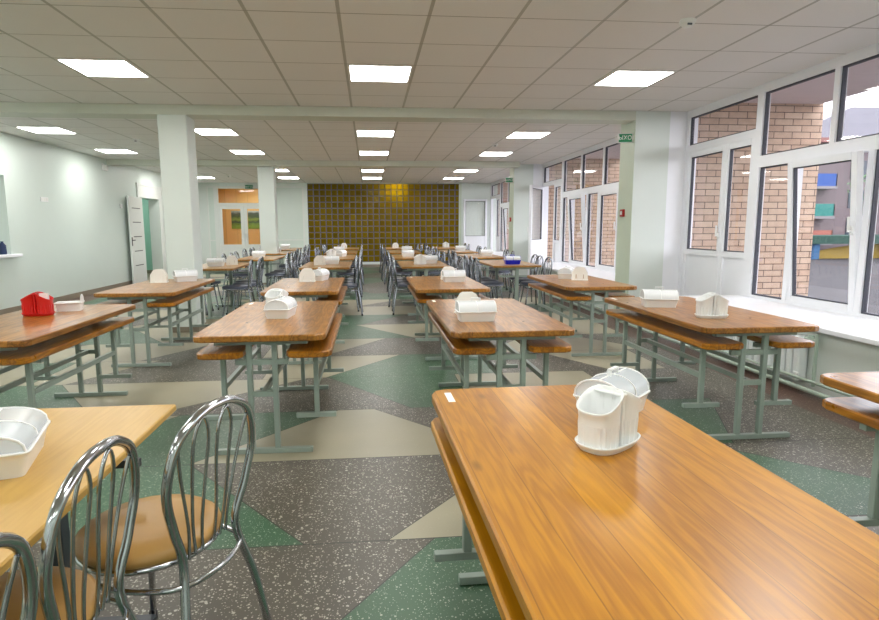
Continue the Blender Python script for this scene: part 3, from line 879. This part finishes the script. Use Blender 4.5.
for c, r, x, y in BT:
    if (c, r) == ('C', 1): lb = 'large amber varnished pine canteen table filling the right foreground'; rt = fg0
    elif (c, r) == ('D', 1): lb = 'varnished pine canteen table cut off by the right edge of the picture'; rt = bt0
    else: lb = 'pine bench table, %s in the %s' % (NTH[r], COLN[c]); rt = bt0
    ang = .02 if (c, r) == ('C', 1) else 0
    tabs[c, r] = place(rt, (x, y, 0), ang, lb, 'canteen tables with hung benches')
    for side, rz in (('left', PI), ('right', 0)):
        if (c, r) == ('C', 1): l2 = 'pine bench hung on the %s side of the foreground table' % side
        elif (c, r) == ('D', 1): l2 = 'pine bench hung on the %s side of the table at the right edge' % side
        else: l2 = 'pine bench hung %s of the table %s, %s' % (side, NTH[r], COLN[c])
        off = .045 if c == 'B' and side == 'right' else -.018 if (c, r, side) == ('C', 1, 'left') else 0
        place(bn1 if (c, r) == ('C', 1) else bn0, (x + off, y, 0), rz + ang, l2, 'benches hung under the tables')
for k in (('B', 2), ('C', 1), ('C', 2), ('C', 3), ('D', 2)):
    b = MB(); w = .024
    b.box(-WT / 2 + .045, -WT / 2 + .045 + w, LT / 2 - .165, LT / 2 - .055, ZT, ZT + .0012)
    o = b.build('number_sticker', mt['paper'], tabs[k]); o['label'] = 'white paper sticker'
PT = []
for c, x in (('A', -2.33), ('B', -.655), ('C', .85), ('D', 2.24)):
    for r, y in ((4, 9.4), (5, 11.78), (6, 14.25), (7, 16.8)):
        xx = x + {('A', 5): .2, ('A', 6): .1, ('D', 5): .03, ('D', 6): -.06}.get((c, r), 0)
        PT.append((c, r, xx, y))
RN = {4: 'first', 5: 'second', 6: 'third', 7: 'last'}
pt0 = plain_table(mt['wood_rear'])
for c, r, x, y in PT:
    tabs[c, r] = place(pt0, (x, y, 0), 0, 'pine pedestal table, %s table with chairs in the %s' % (RN[r], COLN[c]), 'rear tables with chairs')
pl = plain_table(mt['laminate'], .74, 'steel_dark', .74, .022)
pl.location = (-1.012, 1.16, 0); pl['label'] = 'pale birch laminate table with dark legs at the lower left'

# ---------------------------------------------------------------- chairs
def chair(seatmat, met):
    t = empty('cafe_chair', '', 'chair')
    b = MB(); b.lathe([(.16, .420), (.188, .424), (.197, .438), (.196, .452), (.182, .463), (.12, .470), (.02, .472)], seg=28); b.build('seat', seatmat, t)
    b = MB(); b.tube([(.19 * math.cos(a * PI / 14), .19 * math.sin(a * PI / 14), .421) for a in range(28)], .009, 6, closed=True); b.build('seat_ring', met, t)
    half = [(.262, .20, .011), (.235, .16, .25), (.205, .118, .43), (.216, .160, .55), (.228, .190, .665), (.240, .160, .775), (.246, .085, .828)]
    P = half + [(.248, 0, .842)] + [(x, -y, z) for x, y, z in reversed(half)]
    b = MB(); b.tube(spline(P, 5), .0125, 8); b.build('back_frame', met, t)
    for s in (-1, 1):
        c = .052 * s
        pts = [(.195, c * .75 - .014, .425), (.205, c - .02, .52), (.222, c - .03, .68), (.234, c - .03, .77), (.241, c, .82), (.234, c + .03, .77), (.222, c + .03, .68), (.205, c + .02, .52), (.195, c * .75 + .014, .425)]
        b = MB(); b.tube(spline(pts, 3), .0048, 6); b.build('spindle_loop', met, t)
        b = MB(); b.tube(spline([(.195, .082 * s, .425), (.205, .09 * s, .52), (.222, .13 * s, .68), (.238, .152 * s, .765)], 3), .0048, 6); b.build('spindle', met, t)
        b = MB(); b.tube(spline([(-.11, .12 * s, .42), (-.135, .14 * s, .25), (-.175, .175 * s, .011)], 3), .0105, 8); b.build('leg', met, t)
        b = MB()
        b.lathe([(.014, 0), (.014, .02), (.012, .03)], .262, .201 * s, 8); b.lathe([(.014, 0), (.014, .02), (.012, .03)], -.176, .176 * s, 8); b.build('foot_cap', mt['black'], t)
    b = MB(); b.tube(spline([(.212, .13, .375), (.1, .182, .375), (-.02, .182, .375), (-.112, .126, .375), (-.15, 0, .375), (-.112, -.126, .375), (-.02, -.182, .375), (.1, -.182, .375), (.212, -.13, .375), (.245, 0, .375)], 4, True), .008, 6, closed=True)
    b.build('ring_stretcher', met, t)
    return t
cd = chair(mt['seat_dark'], mt['chrome_dark']); ct = chair(mt['seat_tan'], mt['chrome'])
rnd = random.Random(3)
POS = {-.5: 'near', 0.0: 'middle', .5: 'far'}
for c, r, x, y in PT:
    for side, sg in (('left', -1), ('right', 1)):
        for dy in (-.5, 0.0, .5):
            aisle = (c == 'C' and side == 'left') or (c == 'B' and side == 'right')
            sx = x + sg * (WT / 2 + (-.14 if aisle else -.03) + rnd.uniform(-.03, .05))
            rz = (PI if sg < 0 else 0) + rnd.uniform(-.06, .06)
            lb = 'slate chrome chair, %s one on %s side of %s chair table, %s' % (POS[dy], side, RN[r], COLN[c])
            place(cd, (sx, y + dy * .92 + rnd.uniform(-.004, .004), 0), rz, lb, 'slate-seated chairs at the rear tables')
for x, y, rz, lb in ((-.652, 1.675, -.37, 'tan chrome chair at the birch table, farthest, its whole seat in view'),
                     (-.838, 1.285, -.05, 'tan-seated chrome chair at the birch table, middle of the three'),
                     (-.85, .845, -.05, 'tan-seated chrome chair at the lower left edge of the picture')):
    place(ct, (x, y, 0), rz, lb, 'tan-seated chairs in the left foreground')

# ---------------------------------------------------------------- things on the tables
def rrect(w, l, r, n=4):
    pts = []
    for cx, cy, a0 in ((w / 2 - r, l / 2 - r, 0), (-w / 2 + r, l / 2 - r, PI / 2), (-w / 2 + r, -l / 2 + r, PI), (w / 2 - r, -l / 2 + r, 1.5 * PI)):
        for k in range(n + 1):
            a = a0 + k * PI / 2 / n
            pts.append((cx + r * math.cos(a), cy + r * math.sin(a)))
    return pts
def loft(b, rings, mi=0, smooth=True, capb=True, capt=True):
    n = len(rings[0]); vs = [p for R in rings for p in R]; fs = []
    for k in range(len(rings) - 1):
        for i in range(n):
            j = (i + 1) % n
            fs.append((k * n + i, k * n + j, (k + 1) * n + j, (k + 1) * n + i))
    b.add(vs, fs, mi, smooth)
    if capb: b.add(rings[0], [tuple(reversed(range(n)))], mi)
    if capt: b.add(rings[-1], [tuple(range(n))], mi)
def ring(w, l, r, z): return [(x, y, z) for x, y in rrect(w, l, r)]
def bread_box(traym, lidm, w=.245, l=.165, lid=True, hh=.06):
    t = empty('bread_box', '', 'bread box')
    b = MB(); loft(b, [ring(w * .88, l * .86, .014, 0), ring(w * .96, l * .96, .016, .045), ring(w, l, .018, .058), ring(w + .01, l + .01, .02, .060), ring(w + .01, l + .01, .02, .064), ring(w - .006, l - .006, .016, .064), ring(w * .86, l * .84, .012, .006)])
    b.build('tray', traym, t)
    if not lid:
        b = MB()
        pts = [(-l / 2 + .004, .064), (l / 2 - .004, .064)] + [((l / 2 - .004) * math.cos(a), .064 + .055 * math.sin(a)) for a in [k * PI / 10 for k in range(1, 10)]]
        b.prism(pts, 'x', w / 2 - .006, w / 2 - .002); b.build('end_panel', lidm, t)
        return t
    n = 12; x0, x1 = -w / 2 + .004, w / 2 - .004; ly = l / 2 - .004
    b = MB(); arc = [(ly * math.cos(k * PI / n), .0645 + hh * math.sin(k * PI / n) ** .8 if 0 < k < n else .0645) for k in range(n + 1)]
    in_ = [(y * .975, max(.0645, .0645 + (z - .0645) * .97)) for y, z in arc]
    def shell(X, pts): return [(X, p[0], p[1]) for p in pts]
    vs = shell(x0, arc) + shell(x1, arc); m = n + 1
    b.add(vs, [(k, k + 1, m + k + 1, m + k) for k in range(n)], 0, True)
    b.add(shell(x0, arc), [tuple(reversed(range(m)))]); b.add(shell(x1, arc), [tuple(range(m))])
    lo = b.build('lid', lidm, t)
    b = MB()
    for X in (x0, 0, x1): b.tube([(X, y, z) for y, z in arc], .0032, 5)
    b.tube([(x0, 0, .0645 + hh), (x1, 0, .0645 + hh)], .003, 5)
    b.build('lid_rib', traym, lo)
    b = MB(); zt = .0645 + hh
    b.box(-.03, -.024, -.006, .006, zt - .002, zt + .02); b.box(.024, .03, -.006, .006, zt - .002, zt + .02); b.box(-.03, .03, -.007, .007, zt + .016, zt + .022, 0, .002); b.build('lid_handle', traym, lo)
    return t
def holder(m, sc=1.0):
    """cutlery holder: oval foot tray, two ribbed cups with sloping mouths, a slotted web and a hand grip between"""
    t = empty('cutlery_holder', '', 'cutlery holder')
    def stad(w, l, n=9, ribs=0):
        pts = []
        for k in range(4 * n):
            a = 2 * PI * k / (4 * n); e = .72
            c, s = math.cos(a), math.sin(a)
            q = 1 + (ribs if k % 2 else 0)
            pts.append((w / 2 * math.copysign(abs(c) ** e, c) * q, l / 2 * math.copysign(abs(s) ** e, s) * q))
        return pts
    b = MB(); R = lambda w, l, z: [(x, y, z) for x, y in stad(w, l)]
    loft(b, [R(.178, .108, 0), R(.20, .128, .016), R(.206, .134, .022), R(.20, .128, .022), R(.184, .112, .008)])
    b.build('foot_tray', m, t)
    for s in (-1, 1):
        b = MB(); cx = .047 * s
        def cr(w, l, z, slope, ribs=0): return [(cx + x, y, z - slope * (x * s)) for x, y in stad(w, l, 9, ribs)]
        loft(b, [cr(.084, .092, .009, 0, .075), cr(.088, .097, .075, 0, .075), cr(.091, .103, .1, .3, 0), cr(.094, .106, .125, .5, .0), cr(.102, .116, .137, .55), cr(.098, .112, .139, .55), cr(.088, .1, .128, .5), cr(.078, .086, .02, 0)])
        [b.sm.__setitem__(q, False) for q in range(36)]; b.build('cup', m, t)
    b = MB(); b.box(-.006, .006, -.045, -.012, .01, .15, 0, .002); b.box(-.006, .006, .012, .045, .01, .15, 0, .002); b.box(-.006, .006, -.0119, .0119, .09, .15)
    b.box(-.012, .012, -.047, .047, .146, .153, 0, .003); b.build('hand_grip', m, t)
    return t
def napkin_holder(m):
    t = empty('napkin_holder', '', 'napkin holder')
    b = MB(); b.slab(rrect(.18, .10, .012), 0, .012, .003); b.build('base', m, t)
    for s in (-1, 1):
        b = MB()
        pts = [(-.085, .012), (-.045, .012), (-.045, .07), (-.035, .07), (-.035, .012), (.035, .012), (.035, .07), (.045, .07), (.045, .012), (.085, .012), (.085, .085), (.05, .14), (.036, .148), (-.036, .148), (-.05, .14), (-.085, .085)]
        b.prism(pts, 'y', s * .036, s * .041); b.build('side_panel', m, t)
    b = MB(); b.box(-.08, -.075, -.036, .036, .012, .085); b.box(.075, .08, -.036, .036, .012, .085); b.build('end_panel', m, t)
    return t
protos = {
 'box': bread_box(mt['white_plastic'], mt['lid_white']), 'clear': bread_box(mt['white_plastic'], mt['lid'], .215, .165, True, .06), 'wide': bread_box(mt['white_plastic'], mt['lid'], .25, .205, True, .045),
 'blue': bread_box(mt['blue_plastic'], mt['lid_white']), 'open': bread_box(mt['white_plastic'], mt['white_plastic'], .17, .125, False),
 'holder': holder(mt['white_plastic']), 'red': holder(mt['red_plastic']), 'house': napkin_holder(mt['cream_plastic'])}
GRP = {'wide': 'bread boxes', 'box': 'bread boxes', 'clear': 'bread boxes', 'blue': 'bread boxes', 'open': 'bread boxes', 'holder': 'cutlery holders', 'red': 'cutlery holders', 'house': 'napkin holders'}
items = [
 # kind, x, y, z, rotation, label
 ('holder', .645, 1.485, ZT, .62, 'white ribbed cutlery holder on the foreground table'),
 ('clear', .775, 1.765, ZT, .75, 'white bread box with clear domed lid behind the foreground cutlery holder'),
 ('wide', -.93, 1.46, .74, 1.87, 'white bread box with clear domed lid on the birch table'),
 ('red', -2.30, 4.25, ZT, .05, 'red ribbed cutlery holder on the second table by the left wall'),
 ('open', -2.20, 4.48, ZT, .25, 'open white tray beside the red cutlery holder'),
 ('house', -2.33, 6.72, ZT, .1, 'cream napkin holder on the third table by the left wall'),
 ('box', -2.09, 6.86, ZT, .5, 'white bread box leaning by the cream napkin holder near the left column'),
 ('box', -.60, 3.99, ZT, 1.45, 'white bread box in front on second table left of the aisle'),
 ('holder', -.665, 4.25, ZT, 1.2, 'white cutlery holder behind the bread box, second table left of aisle'),
 ('house', -.69, 6.60, ZT, .0, 'cream napkin holder on third table left of the aisle'),
 ('box', -.57, 6.78, ZT, 1.3, 'white bread box beside the napkin holder, third table left of aisle'),
 ('box', .68, 3.68, ZT, 0, 'white bread box in front on second table right of the aisle'),
 ('house', .68, 3.97, ZT, .0, 'cream napkin holder behind the bread box, second table right of aisle'),
 ('box', .93, 6.38, ZT, 0, 'white bread box in front on third table right of the aisle'),
 ('house', .91, 6.64, ZT, .1, 'cream napkin holder behind the bread box, third table right of aisle'),
 ('box', 2.16, 4.16, ZT, -.25, 'white bread box on the second window table, left of the holder'),
 ('holder', 2.235, 3.60, ZT, -.15, 'white cutlery holder on the second window table'),
 ('house', 2.36, 6.36, ZT, -.35, 'cream napkin holder on the third window table'),
 ('box', 2.29, 6.62, ZT, 1.1, 'white bread box behind the napkin holder, third window table'),
 ('box', -2.34, 9.22, .74, .0, 'white bread box on first chair table in the left-wall row'),
 ('house', -2.17, 9.52, .74, .3, 'cream napkin holder on first chair table in the left-wall row'),
 ('box', -2.2, 12.0, .74, .0, 'white bread box on second chair table in the left-wall row'),
 ('box', -2.22, 14.3, .74, .0, 'white bread box on third chair table in the left-wall row'),
 ('box', -2.35, 16.9, .74, .0, 'white bread box on last chair table in the left-wall row'),
 ('house', -.77, 9.25, .74, .0, 'cream napkin holder on first chair table left of the aisle'),
 ('box', -.60, 9.48, .74, .0, 'white bread box on first chair table left of the aisle'),
 ('holder', -.74, 11.7, .74, .3, 'white cutlery holder on second chair table left of the aisle'),
 ('box', -.56, 11.95, .74, 1.2, 'white bread box on second chair table left of the aisle'),
 ('box', -.72, 14.3, .74, .2, 'white bread box on third chair table left of the aisle'),
 ('house', -.70, 16.8, .74, .0, 'cream napkin holder on last chair table left of the aisle'),
 ('holder', .80, 9.15, .74, .1, 'white cutlery holder on first chair table right of the aisle'),
 ('box', .98, 9.42, .74, .0, 'white bread box on first chair table right of the aisle'),
 ('box', .78, 11.7, .74, .0, 'white bread box on second chair table right of the aisle'),
 ('box', .92, 14.2, .74, .0, 'white bread box on third chair table right of the aisle'),
 ('house', .76, 16.7, .74, .0, 'cream napkin holder on last chair table right of the aisle'),
 ('blue', 2.24, 9.0, .74, .0, 'blue bread tray with milky lid on first chair table by the windows'),
 ('box', 2.38, 11.75, .74, .0, 'white bread box on second chair table in the window row'),
 ('box', 2.25, 14.3, .74, .0, 'white bread box on third chair table in the window row'),
 ('holder', 2.22, 16.8, .74, .0, 'white cutlery holder on last chair table in the window row'),
]
for k, x, y, z, rz, lb in items:
    place(protos[k], (x, y, z), rz, lb, GRP[k])
b = MB(); b.box(-.028, .028, -.008, .008, 0, .13); b.box(-.026, .026, .010, .016, 0, .12)
red = b.build('paper_napkins', mt['paper'], None, (-2.30 + .047, 4.25, ZT + .024)); red.rotation_euler = (.0, .0, .05)
tag(red, 'white paper napkins sticking out of the red cutlery holder', 'napkins')

# ---------------------------------------------------------------- light
w = bpy.data.worlds.new('World'); scn.world = w; w.use_nodes = True
bg = w.node_tree.nodes['Background']
bg.inputs[0].default_value = (.93, .93, 1.0, 1); bg.inputs[1].default_value = 2.1
li = bpy.data.lights.new('added_block_glow', 'AREA'); li.size = .35; li.energy = 26; li.color = (1, .98, .7)  # unseen area light added to brighten a patch of the glass blocks
lo = bpy.data.objects.new('added_block_glow', li); COL.objects.link(lo); lo.location = (.95, YF + .5, 2.62); lo.rotation_euler = (-PI / 2, 0, 0)

scn.view_settings.view_transform = 'Standard'
scn.view_settings.look = 'None'
scn.view_settings.gamma = 1
scn.view_settings.use_curve_mapping = False
scn.view_settings.exposure = 1.4
scn.cycles.max_bounces = 10
scn.cycles.transparent_max_bounces = 16
scn.cycles.use_denoising = True
